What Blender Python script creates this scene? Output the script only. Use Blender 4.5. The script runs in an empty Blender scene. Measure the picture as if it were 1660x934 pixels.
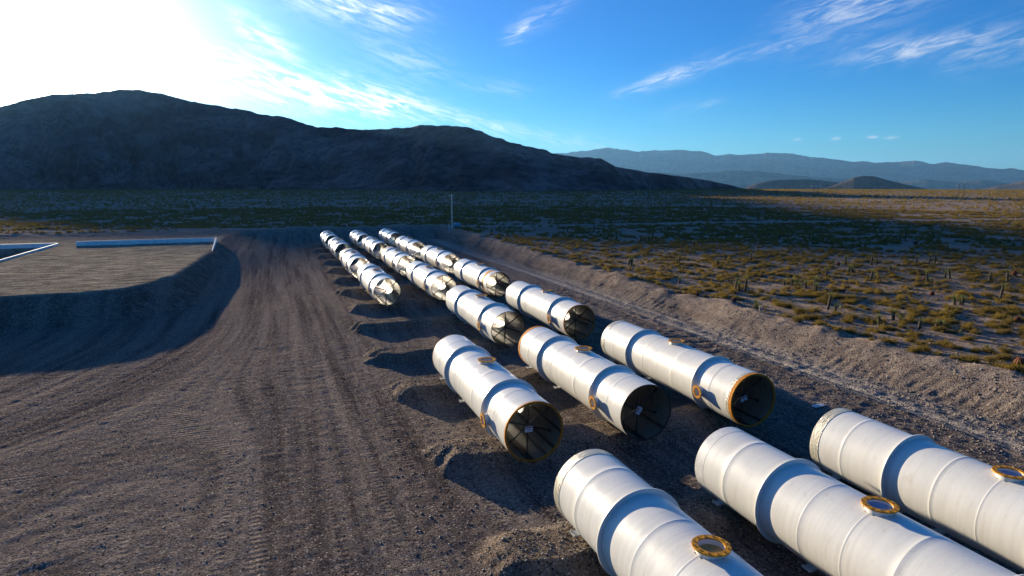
import bpy, math, random
import numpy as np
random.seed(7)
PI = math.pi
R_ = math.radians
scene = bpy.context.scene
COL = scene.collection

# ------------------------------------------------------------------ camera
cd = bpy.data.cameras.new('camera')
cd.sensor_width = 36; cd.lens = 36 * 1040.3 / 1660
cd.clip_start = 0.1; cd.clip_end = 60000
cam = bpy.data.objects.new('camera', cd); COL.objects.link(cam)
cam.location = (0, 0, 15.026)
cam.rotation_euler = (R_(90 - 9.127), 0, R_(-20.151))
scene.camera = cam

# ------------------------------------------------------------------ exposure
SUN_AZ, SUN_EL = -14.9, 7.45           # degrees, azimuth clockwise from +Y
vs = scene.view_settings
scene.display_settings.display_device = 'sRGB'
vs.view_transform = 'Standard'; vs.look = 'None'; vs.gamma = 1.0
vs.use_curve_mapping = False
vs.exposure = 1.7

# ------------------------------------------------------------------ node helpers
class NT:
    def __init__(s, tree): s.t = tree; s.n = tree.nodes; s.l = tree.links
    def new(s, kind, **kw):
        n = s.n.new(kind)
        for k, v in kw.items(): setattr(n, k, v)
        return n
    def put(s, sock, v):
        if v is None: return
        if hasattr(v, 'is_output') or isinstance(v, bpy.types.NodeSocket): s.l.new(v, sock)
        else: sock.default_value = v
    def m(s, op, a, b=None, c=None, clamp=False):
        n = s.new('ShaderNodeMath', operation=op, use_clamp=clamp)
        s.put(n.inputs[0], a); s.put(n.inputs[1], b)
        if c is not None: s.put(n.inputs[2], c)
        return n.outputs[0]
    def v(s, op, a, b=None):
        n = s.new('ShaderNodeVectorMath', operation=op)
        s.put(n.inputs[0], a)
        if b is not None: s.put(n.inputs['Scale'] if op == 'SCALE' else n.inputs[1], b)
        return n
    def mix(s, f, a, b, blend='MIX'):
        n = s.new('ShaderNodeMix', data_type='RGBA', blend_type=blend)
        s.put(n.inputs[0], f); s.put(n.inputs[6], a); s.put(n.inputs[7], b)
        return n.outputs[2]
    def noise(s, vec, scale=5, detail=4, rough=.55, dist=0.0):
        n = s.new('ShaderNodeTexNoise'); s.put(n.inputs['Vector'], vec)
        n.inputs['Scale'].default_value = scale; n.inputs['Detail'].default_value = detail
        n.inputs['Roughness'].default_value = rough; n.inputs['Distortion'].default_value = dist
        return n.outputs['Fac']
    def noise_c(s, vec, scale):
        n = s.new('ShaderNodeTexNoise'); s.put(n.inputs['Vector'], vec); n.inputs['Scale'].default_value = scale
        n.inputs['Detail'].default_value = 2; return n.outputs['Color']
    def ramp(s, f, a, b, lo=0.0, hi=1.0):
        n = s.new('ShaderNodeMapRange', interpolation_type='SMOOTHSTEP')
        s.put(n.inputs['Value'], f)
        n.inputs['From Min'].default_value = a; n.inputs['From Max'].default_value = b
        n.inputs['To Min'].default_value = lo; n.inputs['To Max'].default_value = hi
        return n.outputs[0]
    def scale(s, vec, xyz):
        n = s.new('ShaderNodeMapping'); s.put(n.inputs['Vector'], vec)
        n.inputs['Scale'].default_value = xyz
        return n.outputs[0]

def c4(r, g, b): return (r, g, b, 1.0)

# ------------------------------------------------------------------ world
world = bpy.data.worlds.new('World'); scene.world = world
world.use_nodes = True
wt = world.node_tree; wt.nodes.clear(); W = NT(wt)
wout = W.new('ShaderNodeOutputWorld'); bg = W.new('ShaderNodeBackground')
sky = W.new('ShaderNodeTexSky', sky_type='NISHITA')
sky.sun_disc = False
sky.sun_elevation = R_(SUN_EL); sky.sun_rotation = R_(SUN_AZ)
sky.altitude = 900; sky.air_density = 1.0; sky.dust_density = 0.6; sky.ozone_density = 3.0
bg.inputs['Strength'].default_value = 0.06
geo = W.new('ShaderNodeTexCoord').outputs['Generated']
direc = W.v('NORMALIZE', geo).outputs[0]
sep = W.new('ShaderNodeSeparateXYZ'); W.l.new(direc, sep.inputs[0])
dx, dy, dz = sep.outputs
az = W.m('MULTIPLY', W.m('ARCTAN2', dx, dy), 180 / PI)
el = W.m('MULTIPLY', W.m('ARCSINE', dz), 180 / PI)
# sky colour: deeper blue; unseen overhead part brightened as added fill light
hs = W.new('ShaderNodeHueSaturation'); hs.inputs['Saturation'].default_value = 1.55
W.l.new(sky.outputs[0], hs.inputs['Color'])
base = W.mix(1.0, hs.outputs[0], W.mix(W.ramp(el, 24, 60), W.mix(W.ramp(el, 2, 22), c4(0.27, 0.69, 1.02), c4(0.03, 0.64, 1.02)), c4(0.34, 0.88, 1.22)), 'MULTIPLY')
# bright aureole of dusty air round the low sun
sd = (math.sin(R_(SUN_AZ)) * math.cos(R_(SUN_EL)), math.cos(R_(SUN_AZ)) * math.cos(R_(SUN_EL)), math.sin(R_(SUN_EL)))
cs = W.v('DOT_PRODUCT', direc, sd).outputs['Value']
th = W.m('MULTIPLY', W.m('ARCCOSINE', W.m('MINIMUM', cs, 0.99999)), 180 / PI)
aur = W.m('MULTIPLY', W.m('EXPONENT', W.m('MULTIPLY', th, -1 / 4.0)), 48.0)
aur2 = W.m('MULTIPLY', W.m('EXPONENT', W.m('MULTIPLY', th, -1 / 11.0)), 4.0)
aur = W.m('ADD', aur, aur2)
aurc = W.mix(1.0, c4(1.0, 0.98, 0.93), W.new('ShaderNodeCombineXYZ').outputs[0], 'MULTIPLY')
cc = W.new('ShaderNodeCombineXYZ')
W.l.new(aur, cc.inputs[0]); W.l.new(W.m('MULTIPLY', aur, 0.98), cc.inputs[1]); W.l.new(W.m('MULTIPLY', aur, 0.93), cc.inputs[2])
skyc = W.v('ADD', base, cc.outputs[0]).outputs[0]
# cirrus wisps: streaks between two points of the sky (azimuth, elevation), width, density
comb = W.new('ShaderNodeCombineXYZ'); W.l.new(az, comb.inputs[0]); W.l.new(el, comb.inputs[1])
azel = comb.outputs[0]
warp = W.noise(azel, 0.35, 4, .6)
warp2 = W.noise(W.v('ADD', azel, (31, 7, 0)).outputs[0], 0.9, 3, .6)
wv = W.m('MULTIPLY', W.m('SUBTRACT', warp, .5), 2.6)
CLOUDS = []   # filled below: (az1, el1, az2, el2, width, density, softness)
WISPS = [
 (2.2,14.7,12.0,13.6,.95,.95), (7.5,11.3,14.5,9.6,1.1,.30), (19.6,11.9,22.0,13.4,.55,.60), (21.8,13.2,25.5,15.6,.8,.25),
 (29.6,7.6,37.0,10.0,.5,.75), (36.8,10.0,44.0,10.9,.5,.30), (46.5,9.3,55.5,10.3,.55,.80), (42.0,11.8,52.5,14.6,1.6,.50),
 (46.0,14.2,54.5,16.3,1.0,.55), (-4.5,9.9,2.5,7.9,1.1,1.0), (-1.5,7.7,11.5,6.6,1.2,1.25), (2.0,8.3,12.5,6.0,.8,1.0),
 (-2.5,13.0,2.0,10.2,.7,.8), (12.0,6.6,21.0,4.4,.55,.75), (20.5,4.6,30.0,3.0,.7,.35), (33.0,5.9,37.5,6.7,.35,.3),
 (16.0,8.4,22.0,8.1,.5,.25), (53.0,8.6,60.0,9.9,.9,.4), (60.0,13.0,75.0,16.0,1.6,.5), (-40,16,-20,13,1.8,.5),
 (43.25,3.55,43.9,3.6,.10,1.0), (46.1,3.55,46.7,3.62,.11,1.1), (48.5,3.6,49.2,3.6,.09,.8), (49.7,3.5,50.6,3.55,.09,.8)]
total = None
STREAKS = []
for ang_, off_ in ((-18, 0), (14, 50)):       # fibrous streaks: one set falling, one rising to the right
    mp = W.new('ShaderNodeMapping'); W.l.new(azel, mp.inputs['Vector']); mp.inputs['Rotation'].default_value = (0, 0, R_(-ang_)); mp.inputs['Location'].default_value = (off_, 0, 0)
    STREAKS.append(W.ramp(W.noise(W.scale(mp.outputs[0], (.30, 1.7, 1)), 1.2, 5, .64, .7), .37, .68, .10, 1.15))
for (a1, e1, a2, e2, wd, dn) in WISPS:
    L = math.hypot(a2 - a1, e2 - e1); ux, uy = (a2 - a1) / L, (e2 - e1) / L
    mx, my = (a1 + a2) / 2, (e1 + e2) / 2
    px = W.m('SUBTRACT', az, mx); py = W.m('SUBTRACT', el, my)
    t = W.m('ADD', W.m('MULTIPLY', px, ux), W.m('MULTIPLY', py, uy))
    s = W.m('ADD', W.m('MULTIPLY', px, -uy), W.m('MULTIPLY', py, ux))
    s = W.m('ADD', s, W.m('MULTIPLY', wv, min(.45, wd * .6)))
    q = W.m('ADD', W.m('POWER', W.m('ABSOLUTE', W.m('DIVIDE', t, L * .5)), 3.0), W.m('POWER', W.m('ABSOLUTE', W.m('DIVIDE', s, wd)), 1.5))
    g = W.m('MULTIPLY', W.m('EXPONENT', W.m('MULTIPLY', q, -1.0)), dn)
    g = W.m('MULTIPLY', g, STREAKS[0 if e2 < e1 - .2 else 1])
    total = g if total is None else W.m('ADD', total, g)
dens = W.m('MULTIPLY', total, .78, clamp=True)
cl = W.new('ShaderNodeCombineXYZ')
near_sun = W.m('ADD', W.m('MULTIPLY', W.m('EXPONENT', W.m('MULTIPLY', th, -1 / 16.0)), 12.0), 5.2)
for i, f in enumerate((1.0, 1.0, 1.0)): W.l.new(W.m('MULTIPLY', near_sun, f), cl.inputs[i])
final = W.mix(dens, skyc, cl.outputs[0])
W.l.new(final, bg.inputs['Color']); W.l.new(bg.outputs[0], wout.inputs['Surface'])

# ------------------------------------------------------------------ sun
sl = bpy.data.lights.new('sun', 'SUN'); sl.energy = 5.0; sl.angle = R_(0.53); sl.color = (1.0, .84, .61)
so = bpy.data.objects.new('sun', sl); COL.objects.link(so)
so.rotation_euler = (R_(90 - SUN_EL), 0, R_(180 - SUN_AZ)); so.location = (-30, 100, 60)
# lamp shines along its local -Z: from the sun down towards the camera side

# ------------------------------------------------------------------ numpy noise
def _hash(ix, iy, seed):
    h = (ix.astype(np.int64) * 374761393 + iy.astype(np.int64) * 668265263 + seed * 1442695041) & 0xffffffff
    h = ((h ^ (h >> 13)) * 1274126177) & 0xffffffff
    h = (h ^ (h >> 16)) & 0xffffffff
    return h / 4294967295.0
def vnoise(x, y, seed=0):
    x = np.asarray(x, float); y = np.asarray(y, float)
    ix = np.floor(x); iy = np.floor(y); fx = x - ix; fy = y - iy
    fx = fx * fx * fx * (fx * (fx * 6 - 15) + 10); fy = fy * fy * fy * (fy * (fy * 6 - 15) + 10)
    a = _hash(ix, iy, seed); b = _hash(ix + 1, iy, seed); c = _hash(ix, iy + 1, seed); d = _hash(ix + 1, iy + 1, seed)
    return (a + (b - a) * fx) * (1 - fy) + (c + (d - c) * fx) * fy - .5
def fbm(x, y, oct=4, seed=0, gain=.5):
    r = 0; a = 1.0; ca, sa = .8, .6
    for o in range(oct):
        r = r + a * vnoise(x, y, seed + o)
        x, y = 2.03 * (ca * x - sa * y) + 11.3, 2.03 * (sa * x + ca * y) + 5.7; a *= gain
    return r
def ss(x, a, b):
    t = np.clip((np.asarray(x, float) - a) / (b - a), 0, 1); return t * t * (3 - 2 * t)

# ------------------------------------------------------------------ the lie of the land
BASE = -.45
ROWS = {'L': 12.23, 'M': 19.53, 'R': 26.94}
SLOTS = [7.2, 30.4, 54.0, 78.7, 103.4, 128.8, 153.4]
BERMS = []
for s_ in SLOTS: BERMS += [s_ + 2.1, s_ + 14.7]
POLY = np.array([(-160, 92), (-70, 88), (-45, 86.2), (-29, 85.8), (-22, 85.6), (-18.2, 87.2), (-15.6, 91.0), (-14.1, 97), (-13.3, 104), (-12.5, 126), (-12.2, 158), (-12.2, 190), (-160, 190)], float)
def poly_sd(x, y):
    """signed distance to the raised platform's rim, negative inside"""
    d2 = np.full(x.shape, 1e18); inside = np.zeros(x.shape, bool)
    n = len(POLY)
    for i in range(n):
        ax, ay = POLY[i]; bx, by = POLY[(i + 1) % n]
        ex, ey = bx - ax, by - ay
        t = np.clip(((x - ax) * ex + (y - ay) * ey) / (ex * ex + ey * ey), 0, 1)
        d2 = np.minimum(d2, (x - ax - t * ex) ** 2 + (y - ay - t * ey) ** 2)
        cond = ((ay > y) != (by > y)) & (x < ex * (y - ay) / (by - ay + 1e-12) + ax)
        inside ^= cond
    d = np.sqrt(d2)
    return np.where(inside, -d, d)
def plain_z(d):
    lin = 1.45 + .0115 * np.maximum(d - 100, 0)
    cap = 15 - .0067 * d
    k = 1.2
    z = -k * np.log(np.exp(-np.clip(lin, -60, 60) / k) + np.exp(-np.clip(cap, -60, 60) / k))
    return np.maximum(z, -55)
def streak_u(x, y):
    c = -np.where(y < 78, (78 - y) ** 2 * .0095, 0)
    w = 1 - ss(x - 0.55 * c, -12, 6)
    return x - c * w
def land(x, y, detail=True):
    """height and zone masks (plain, platform, road, berm) at world x, y"""
    x = np.asarray(x, float); y = np.asarray(y, float)
    d = np.hypot(x, y)
    wob = 1.1 * fbm(x / 9, y / 9, 3, 5)
    sx = (x - 43.7 + wob + .02 * (y - 60) * 0) / 3.6
    sy1 = (y - 184 - wob * 2) / 9
    sy2 = (y - 160) / 26
    sy = np.where(x > -4, sy1, sy1 + (sy2 - sy1) * ss(-x, 4, 14))
    s = np.maximum(sx, sy)
    both = np.clip(sx, -1, 2) * .0
    bank = ss(s + both, 0, 1)
    zp = plain_z(d) + .35 * fbm(x / 22, y / 22, 3, 21) * ss(d, 40, 90) + .10 * fbm(x / 2.6, y / 2.6, 3, 22)
    # little windrow on the bank top
    zp = zp + .35 * np.exp(-((s - 1.25) / .32) ** 2) * (1 + 1.2 * fbm(x / 3, y / 3, 2, 33)) * (s > .3)
    pad = BASE + .05 * fbm(x / 7, y / 7, 3, 1)
    ramp = 2.2 * ss(y, 104, 150) * (1 - ss(x, -9, 4))
    pad = pad + ramp
    # platform of fill on the left
    sdp = poly_sd(x, y) + .35 * fbm(x / 5, y / 5, 2, 9)
    ptop = 2.78 + .10 * fbm(x / 8, y / 8, 3, 2)
    plat = 1 - ss(sdp, -.25, 5.2)
    platform = np.clip(1 - np.maximum(sdp, 0) / .8, 0, 1)
    pad = np.where(sdp < 6, np.maximum(pad, pad + (ptop - pad) * plat), pad)
    basin = ss(-x, 42.02, 42.25) * ss(y, 112, 124) * (1 - ss(y, 156.6, 157.1))
    pad = pad + (0.4 - pad) * basin
    # berms under the tubes
    berm = np.zeros(x.shape)
    bx0 = 8.1 + 2.0 * vnoise(x * 0 + 3.3, y / 9., 40)
    wig = 1.0 * fbm(x / 3.2, y / 9, 3, 41)
    for i, b in enumerate(BERMS):
        yy = y - b - wig - .018 * (x - 20)
        side = ss(yy, -1.05, -.05) * (1 - ss(yy, 2.0, 3.6))
        berm = np.maximum(berm, side)
    endl = ss(x - bx0 - .6 * fbm(y / 1.3, x / 1.3, 3, 43), -.9, .45); endr = 1 - ss(x, 30.5, 33.5)
    berm = berm * endl * endr
    crown = np.exp(-((x - bx0 - .9) / .8) ** 2)
    pad = pad + berm * (.74 + .06 * crown + .05 * fbm(x / 1.3, y / 1.3, 3, 44))
    # haul road along the foot of the bank
    rx = x - (41.6 + .5 * np.sin(y / 31.) + 0.9 * ss(y, 60, 100) )
    road = np.exp(-(np.abs(rx) / 1.9) ** 4) * (y < 186) * (1 - ss(y, 176, 186))
    rutz = -.09 * (np.exp(-((rx - .9) / .28) ** 2) + np.exp(-((rx + .9) / .28) ** 2)) + .08 * np.exp(-((np.abs(rx) - 2.3) / .35) ** 2) * (.6 + 1.2 * vnoise(x, y / 3, 3))
    pad = pad + 1.7 * rutz * (1 - bank) * (x > 30)
    if detail:
        u = streak_u(x, y)
        onpad = (1 - bank) * (1 - plat) * (1 - berm)
        open_ = onpad * (1 - ss(x, 8, 12) * .8)
        pad = pad + open_ * (.05 * fbm(u / .85, y / 26, 4, 50, .6) + .03 * vnoise(u / .22, y / 12, 57)) * ss(d, 0, 1)
        rough = .035 * fbm(x / .45, y / .45, 3, 60) + .03 * np.maximum(0, fbm(x / .25, y / .25, 2, 61) - .15)
        pad = pad + rough
        # gravelly strip right of the tubes, tracked by a bulldozer
        gs = ss(x, 31, 34) * (1 - bank)
        pad = pad + gs * .07 * fbm(x / .7, y / .7, 3, 65)
        cl_ = np.exp(-((x - 37.6) / 2.2) ** 4) * np.exp(-((y - 52.5) / 4.2) ** 4)
        pad = pad - cl_ * .16 * np.maximum(0, np.sin((y * .93 + x * .38) * 2.9) - .25)
        # bulldozer ribs on the bank face
        ribs = np.sin((y + .35 * x) * (2 * PI / .95) + 2.5 * vnoise(x, y / 5, 70))
        pad = pad + bank * (1 - bank) * 4 * (.07 * ribs * ss(vnoise(x / 3, y / 9, 71), -.1, .05) + .22 * fbm(x / 1.3, y / 1.6, 4, 72, .55))
        # platform surface streaks
        pad = pad + plat * platform * (.03 * fbm(x / 9, y / .8, 3, 74))
        zp = zp + .05 * fbm(x / .8, y / .8, 2, 75) * (d < 150)
        for (hx, hy, w, l, dp) in ((-1.9, 63.2, .45, 1.6, .05), (.35, 62.8, .6, 1.2, .05), (1.9, 51.7, 1.5, 1.2, .05)):
            pad = pad - dp * np.exp(-((x - hx) / w) ** 4 - ((y - hy) / l) ** 4)
    z = pad + (zp - pad) * bank
    plainm = ss(s + .25 * fbm(x / 1.2, y / 1.2, 3, 80), .9, 1.25)
    return z, plainm, platform * (1 - bank) * (1 - basin), road, berm, bank
def gz(x, y, detail=False): return float(land(np.array([float(x)]), np.array([float(y)]), detail)[0][0])
# ---END-LAND---

# ------------------------------------------------------------------ materials
def material(name, build):
    m = bpy.data.materials.new(name); m.use_nodes = True
    t = m.node_tree; t.nodes.clear(); N = NT(t)
    out = N.new('ShaderNodeOutputMaterial'); b = N.new('ShaderNodeBsdfPrincipled')
    t.links.new(b.outputs[0], out.inputs['Surface'])
    build(N, b, out); return m
def bump(N, b, h, strength, dist):
    n = N.new('ShaderNodeBump'); n.inputs['Strength'].default_value = strength; n.inputs['Distance'].default_value = dist
    N.l.new(h, n.inputs['Height']); N.l.new(n.outputs[0], b.inputs['Normal'])
def simple(name, col, rough=.6, metal=0.0, var=.25, sc=6.0, bmp=.0):
    def f(N, b, o):
        p = N.new('ShaderNodeTexCoord').outputs['Object']
        n = N.noise(p, sc, 5, .6)
        N.l.new(N.mix(N.ramp(n, .3, .7), c4(*[c * (1 - var) for c in col]), c4(*[min(1, c * (1 + var * .5)) for c in col])), b.inputs['Base Color'])
        b.inputs['Specular IOR Level'].default_value = .5 if rough < .6 else .15; b.inputs['Roughness'].default_value = rough; b.inputs['Metallic'].default_value = metal
        if bmp: bump(N, b, N.noise(p, sc * 6, 3, .6), bmp, .02)
    return material(name, f)

def ground_build(N, b, o):
    pos = N.new('ShaderNodeNewGeometry').outputs['Position']
    def attr(nm):
        a = N.new('ShaderNodeAttribute'); a.attribute_name = nm; return a.outputs['Fac']
    plainm, plat, road, berm, su, bank = [attr(k) for k in ('plain', 'plat', 'road', 'berm', 'su', 'bank')]
    sp = N.new('ShaderNodeSeparateXYZ'); N.l.new(pos, sp.inputs[0])
    cx = N.new('ShaderNodeCombineXYZ'); N.l.new(su, cx.inputs[0]); N.l.new(N.m('MULTIPLY', sp.outputs[1], .045), cx.inputs[1])
    slp = attr('slp')
    st1 = N.mix(slp, N.noise(cx.outputs[0], 1.0, 6, .62), N.noise(pos, .9, 6, .7)); st2 = N.noise(cx.outputs[0], .34, 3, .5)
    fine = N.noise(pos, 7, 5, .75); med = N.noise(pos, .8, 5, .65); big = N.noise(pos, .09, 3, .5)
    # gravel pad
    pad = N.mix(N.ramp(st1, .34, .66), c4(0.080, 0.060, 0.055), c4(0.290, 0.230, 0.190))
    pad = N.mix(N.m('MULTIPLY', N.ramp(st2, .42, .60), .6), pad, c4(0.364, 0.295, 0.240))
    pad = N.mix(N.m('MULTIPLY', N.ramp(med, .42, .68), .35), pad, c4(0.168, 0.133, 0.119))
    brm = N.mix(N.ramp(med, .35, .65), c4(0.180, 0.135, 0.098), c4(0.360, 0.270, 0.180))
    pad = N.mix(N.m('MULTIPLY', berm, .7), pad, brm)
    bk = N.mix(N.ramp(med, .35, .68), c4(0.217, 0.167, 0.138), c4(0.420, 0.334, 0.268))
    pad = N.mix(bank, pad, bk)
    pad = N.mix(N.m('MULTIPLY', road, N.ramp(N.noise(N.scale(pos, (2.2, .05, 1)), 1, 4, .6),   .35, .6, .35, .95)), pad, c4(0.510, 0.450, 0.390))
    cxp = N.new('ShaderNodeCombineXYZ'); N.l.new(N.m('MULTIPLY', sp.outputs[0], .15), cxp.inputs[0]); N.l.new(N.m('MULTIPLY', sp.outputs[1], .42), cxp.inputs[1])
    pst = N.noise(cxp.outputs[0], 1.6, 7, .68, .5)
    pl = N.mix(N.ramp(pst, .36, .66), c4(0.221, 0.182, 0.135), c4(0.676, 0.572, 0.403))
    pl = N.mix(N.ramp(med, .45, .7, 0, .5), pl, c4(.16, .13, .10))
    pad = N.mix(plat, pad, pl)
    desert = N.mix(N.ramp(med, .3, .7), c4(0.306, 0.238, 0.204), c4(0.544, 0.442, 0.374))
    desert = N.mix(N.ramp(big, .45, .62, 0, .5), desert, c4(0.532, 0.462, 0.392))
    far = N.noise(pos, .012, 5, .65)
    desert = N.mix(N.ramp(far, .4, .65, 0, .6), desert, c4(0.255, 0.203, 0.135))
    desert = N.mix(1.0, desert, c4(1.04, .95, .84), 'MULTIPLY')
    col = N.mix(plainm, pad, desert)
    wpos = N.v('ADD', pos, N.v('SCALE', N.v('SUBTRACT', N.noise_c(pos, 6), (.5, .5, .5)).outputs[0], .12).outputs[0]).outputs[0]
    def cells(sc):
        n = N.new('ShaderNodeTexVoronoi'); n.inputs['Scale'].default_value = sc; N.l.new(wpos, n.inputs['Vector'])
        sx = N.new('ShaderNodeSeparateXYZ'); N.l.new(n.outputs['Color'], sx.inputs[0]); return n.outputs['Distance'], sx.outputs[0], sx.outputs[1]
    d1, c1, e1 = cells(8.5); d2, c2, e2 = cells(21.0)
    col = N.mix(N.ramp(fine, .40, .66, .0, .45), col, c4(.035, .03, .028))
    col = N.mix(N.m('MULTIPLY', N.ramp(c1, .50, .85), N.ramp(d1, .75, .2)), col, c4(.025, .02, .02))
    col = N.mix(N.m('MULTIPLY', N.ramp(e1, .70, .92, 0, .85), N.ramp(d1, .55, .3)), col, c4(.50, .43, .37))
    col = N.mix(N.m('MULTIPLY', N.ramp(c2, .5, .9, 0, .7), N.ramp(d2, .8, .2)), col, c4(.035, .03, .03))
    col = N.mix(N.m('MULTIPLY', N.ramp(e2, .80, .97, 0, .6), N.ramp(d2, .6, .3)), col, c4(.55, .48, .42))
    N.l.new(col, b.inputs['Base Color'])
    b.inputs['Roughness'].default_value = 1.0; b.inputs['Specular IOR Level'].default_value = 0.0
    hgt = N.m('ADD', N.m('MULTIPLY', fine, 1.0), N.m('MULTIPLY', N.noise(pos, 18, 3, .7), .5))
    hgt = N.m('SUBTRACT', hgt, N.m('MULTIPLY', d1, .55)); hgt = N.m('SUBTRACT', hgt, N.m('MULTIPLY', d2, .25))
    hgt = N.m('ADD', hgt, N.m('MULTIPLY', st1, .5))
    # cleat marks pressed along some of the wheel lanes
    lane = N.new('ShaderNodeCombineXYZ'); N.l.new(N.m('MULTIPLY', su, 1.5), lane.inputs[0]); N.l.new(N.m('MULTIPLY', sp.outputs[1], .03), lane.inputs[1]); lane.inputs[2].default_value = 9.0
    lmask = N.m('MULTIPLY', N.ramp(N.noise(lane.outputs[0], 1.0, 2, .5), .56, .62), N.m('SUBTRACT', 1.0, plainm))
    cleat = N.m('SINE', N.m('ADD', N.m('MULTIPLY', sp.outputs[1], 16.0), N.m('MULTIPLY', med, 3.0)))
    hgt = N.m('ADD', hgt, N.m('MULTIPLY', N.m('MULTIPLY', cleat, lmask), .35))
    bump(N, b, hgt, .9, .16)
MG = material('ground_gravel', ground_build)

def hill_mat(name, lo, hi, sc):
    def f(N, b, o):
        pos = N.new('ShaderNodeNewGeometry').outputs['Position']
        a = N.noise(N.scale(pos, (1, 1, 3.0)), sc, 8, .68); d = N.noise(pos, sc * 9, 5, .7)
        c = N.mix(N.ramp(a, .35, .66), c4(*lo), c4(*hi))
        c = N.mix(N.ramp(d, .42, .64, 0, .6), c, c4(*[v * .25 for v in lo]))
        N.l.new(c, b.inputs['Base Color']); b.inputs['Roughness'].default_value = .95
        b.inputs['Specular IOR Level'].default_value = 0.0
        bump(N, b, N.noise(pos, sc * 5, 6, .7), .8, 3.0 * .01 / sc)
    return material(name, f)
M_H1 = hill_mat('hill_scrub', (.095, .045, .045), (.30, .165, .14), .008)
M_H2 = hill_mat('range_rock', (.06, .05, .045), (.22, .17, .13), .0016)
M_H3 = hill_mat('cone_rock', (.08, .055, .042), (.17, .115, .085), .01)

def paint_build(N, b, o):
    tc = N.new('ShaderNodeTexCoord').outputs['Object']
    info = N.new('ShaderNodeObjectInfo').outputs['Random']
    off = N.new('ShaderNodeCombineXYZ'); N.l.new(N.m('MULTIPLY', info, 40), off.inputs[1])
    p = N.v('ADD', tc, off.outputs[0]).outputs[0]
    ring = N.noise(N.scale(p, (.15, 5.5, .15)), 1.0, 6, .7)
    cloud = N.noise(p, .7, 5, .6)
    drip = N.noise(N.scale(p, (3.5, 3.5, .35)), 1.0, 5, .65)
    col = N.mix(N.ramp(ring, .3, .72), c4(.655, .645, .595), c4(.735, .725, .67))
    col = N.mix(N.ramp(drip, .54, .74, 0, .45), col, c4(.50, .46, .38))
    col = N.mix(N.ramp(cloud, .50, .75, 0, .35), col, c4(.58, .55, .48))
    N.l.new(col, b.inputs['Base Color'])
    N.l.new(N.ramp(cloud, .3, .7, .28, .42), b.inputs['Roughness'])
    b.inputs['Specular IOR Level'].default_value = .5
    bump(N, b, N.m('ADD', N.m('MULTIPLY', ring, 1.0), N.m('MULTIPLY', cloud, 1.5)), .25, .015)
M_W = material('white_paint', paint_build)
def liner_build(N, b, o):
    p = N.new('ShaderNodeTexCoord').outputs['Object']
    r = N.noise(N.scale(p, (.4, 3.0, .4)), 1.0, 6, .65); q = N.noise(p, 1.2, 5, .6)
    col = N.mix(N.ramp(r, .3, .7), c4(.16, .125, .095), c4(.27, .22, .155))
    col = N.mix(N.ramp(q, .52, .75, 0, .5), col, c4(.11, .08, .055))
    N.l.new(col, b.inputs['Base Color']); b.inputs['Roughness'].default_value = .38
M_IN = material('bare_primer', liner_build)
M_GOLD = simple('rusted_flange', (.62, .27, .02), .7, .0, .55, 9, .3)
M_OR = simple('orange_rust_primer', (.62, .22, .01), .75, 0, .35, 5, .2)
M_TAN = simple('plywood_cover', (.46, .33, .12), .7, 0, .3, 4)
M_DARK = simple('dark_steel', (.035, .026, .022), .55, .3, .4, 5)
M_FOOT = simple('foot_steel', (.42, .43, .42), .5, 0, .3, 6)
M_SIGN = simple('sign_white', (.75, .76, .78), .5, 0, .08, 3)
M_RED = simple('sign_red', (.45, .03, .03), .5, 0, .2, 6)
M_BLK = simple('sign_black', (.03, .03, .035), .5, 0, .2, 6)
M_SHEETW = simple('milky_plastic', (.70, .69, .64), .35, 0, .15, 3, .3)
def wrap_build(N, b, o):
    p = N.new('ShaderNodeTexCoord').outputs['Object']
    n = N.noise(N.scale(p, (1, 6, 1)), 2.2, 6, .7, .6)
    N.l.new(N.mix(N.ramp(n, .3, .7), c4(.40, .36, .25), c4(.66, .63, .50)), b.inputs['Base Color'])
    b.inputs['Roughness'].default_value = .22; b.inputs['Specular IOR Level'].default_value = .6
    bump(N, b, n, .9, .05)
M_WRAP = material('plastic_wrap', wrap_build)
def leafmat(name, a, c, tr):
    def f(N, b, o):
        info = N.new('ShaderNodeObjectInfo').outputs['Random']
        pos = N.new('ShaderNodeNewGeometry').outputs['Position']
        n = N.noise(pos, .9, 4, .7)
        mixf = N.m('ADD', N.m('MULTIPLY', info, .45), N.ramp(n, .35, .65, 0, .6), clamp=True)
        colr = N.mix(mixf, c4(*a), c4(*c))
        colr = N.mix(N.ramp(N.noise(pos, .42, 3, .8), .56, .66, 0, .65), colr, c4(.15, .115, .085))
        N.l.new(colr, b.inputs['Base Color']); b.inputs['Roughness'].default_value = .8
        b.inputs['Specular IOR Level'].default_value = .05
        t = N.new('ShaderNodeBsdfTranslucent'); N.l.new(colr, t.inputs['Color'])
        mx = N.new('ShaderNodeMixShader'); mx.inputs[0].default_value = tr
        N.l.new(b.outputs[0], mx.inputs[1]); N.l.new(t.outputs[0], mx.inputs[2])
        N.l.new(mx.outputs[0], o.inputs['Surface'])
    return material(name, f)
M_BUSH = leafmat('creosote_leaf', (.11, .082, .020), (.26, .175, .035), .45)
M_YUC = leafmat('yucca_leaf', (.10, .12, .045), (.24, .25, .08), .35)
M_CHO = leafmat('cholla_spine', (.36, .34, .12), (.48, .45, .16), .35)
M_BARREL = simple('barrel_cactus_skin', (.17, .042, .02), .7, 0, .4, 9, .6)
M_TRUNK = simple('fibrous_trunk', (.085, .065, .05), .9, 0, .5, 12, .6)
M_STONE = simple('grey_stone', (.20, .17, .15), .85, 0, .5, 2.5)
M_CONC = simple('pale_concrete', (.78, .80, .78), .8, 0, .12, 1.2, .1)
M_WOOD = simple('weathered_wood', (.30, .25, .20), .85, 0, .3, 5)
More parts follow.
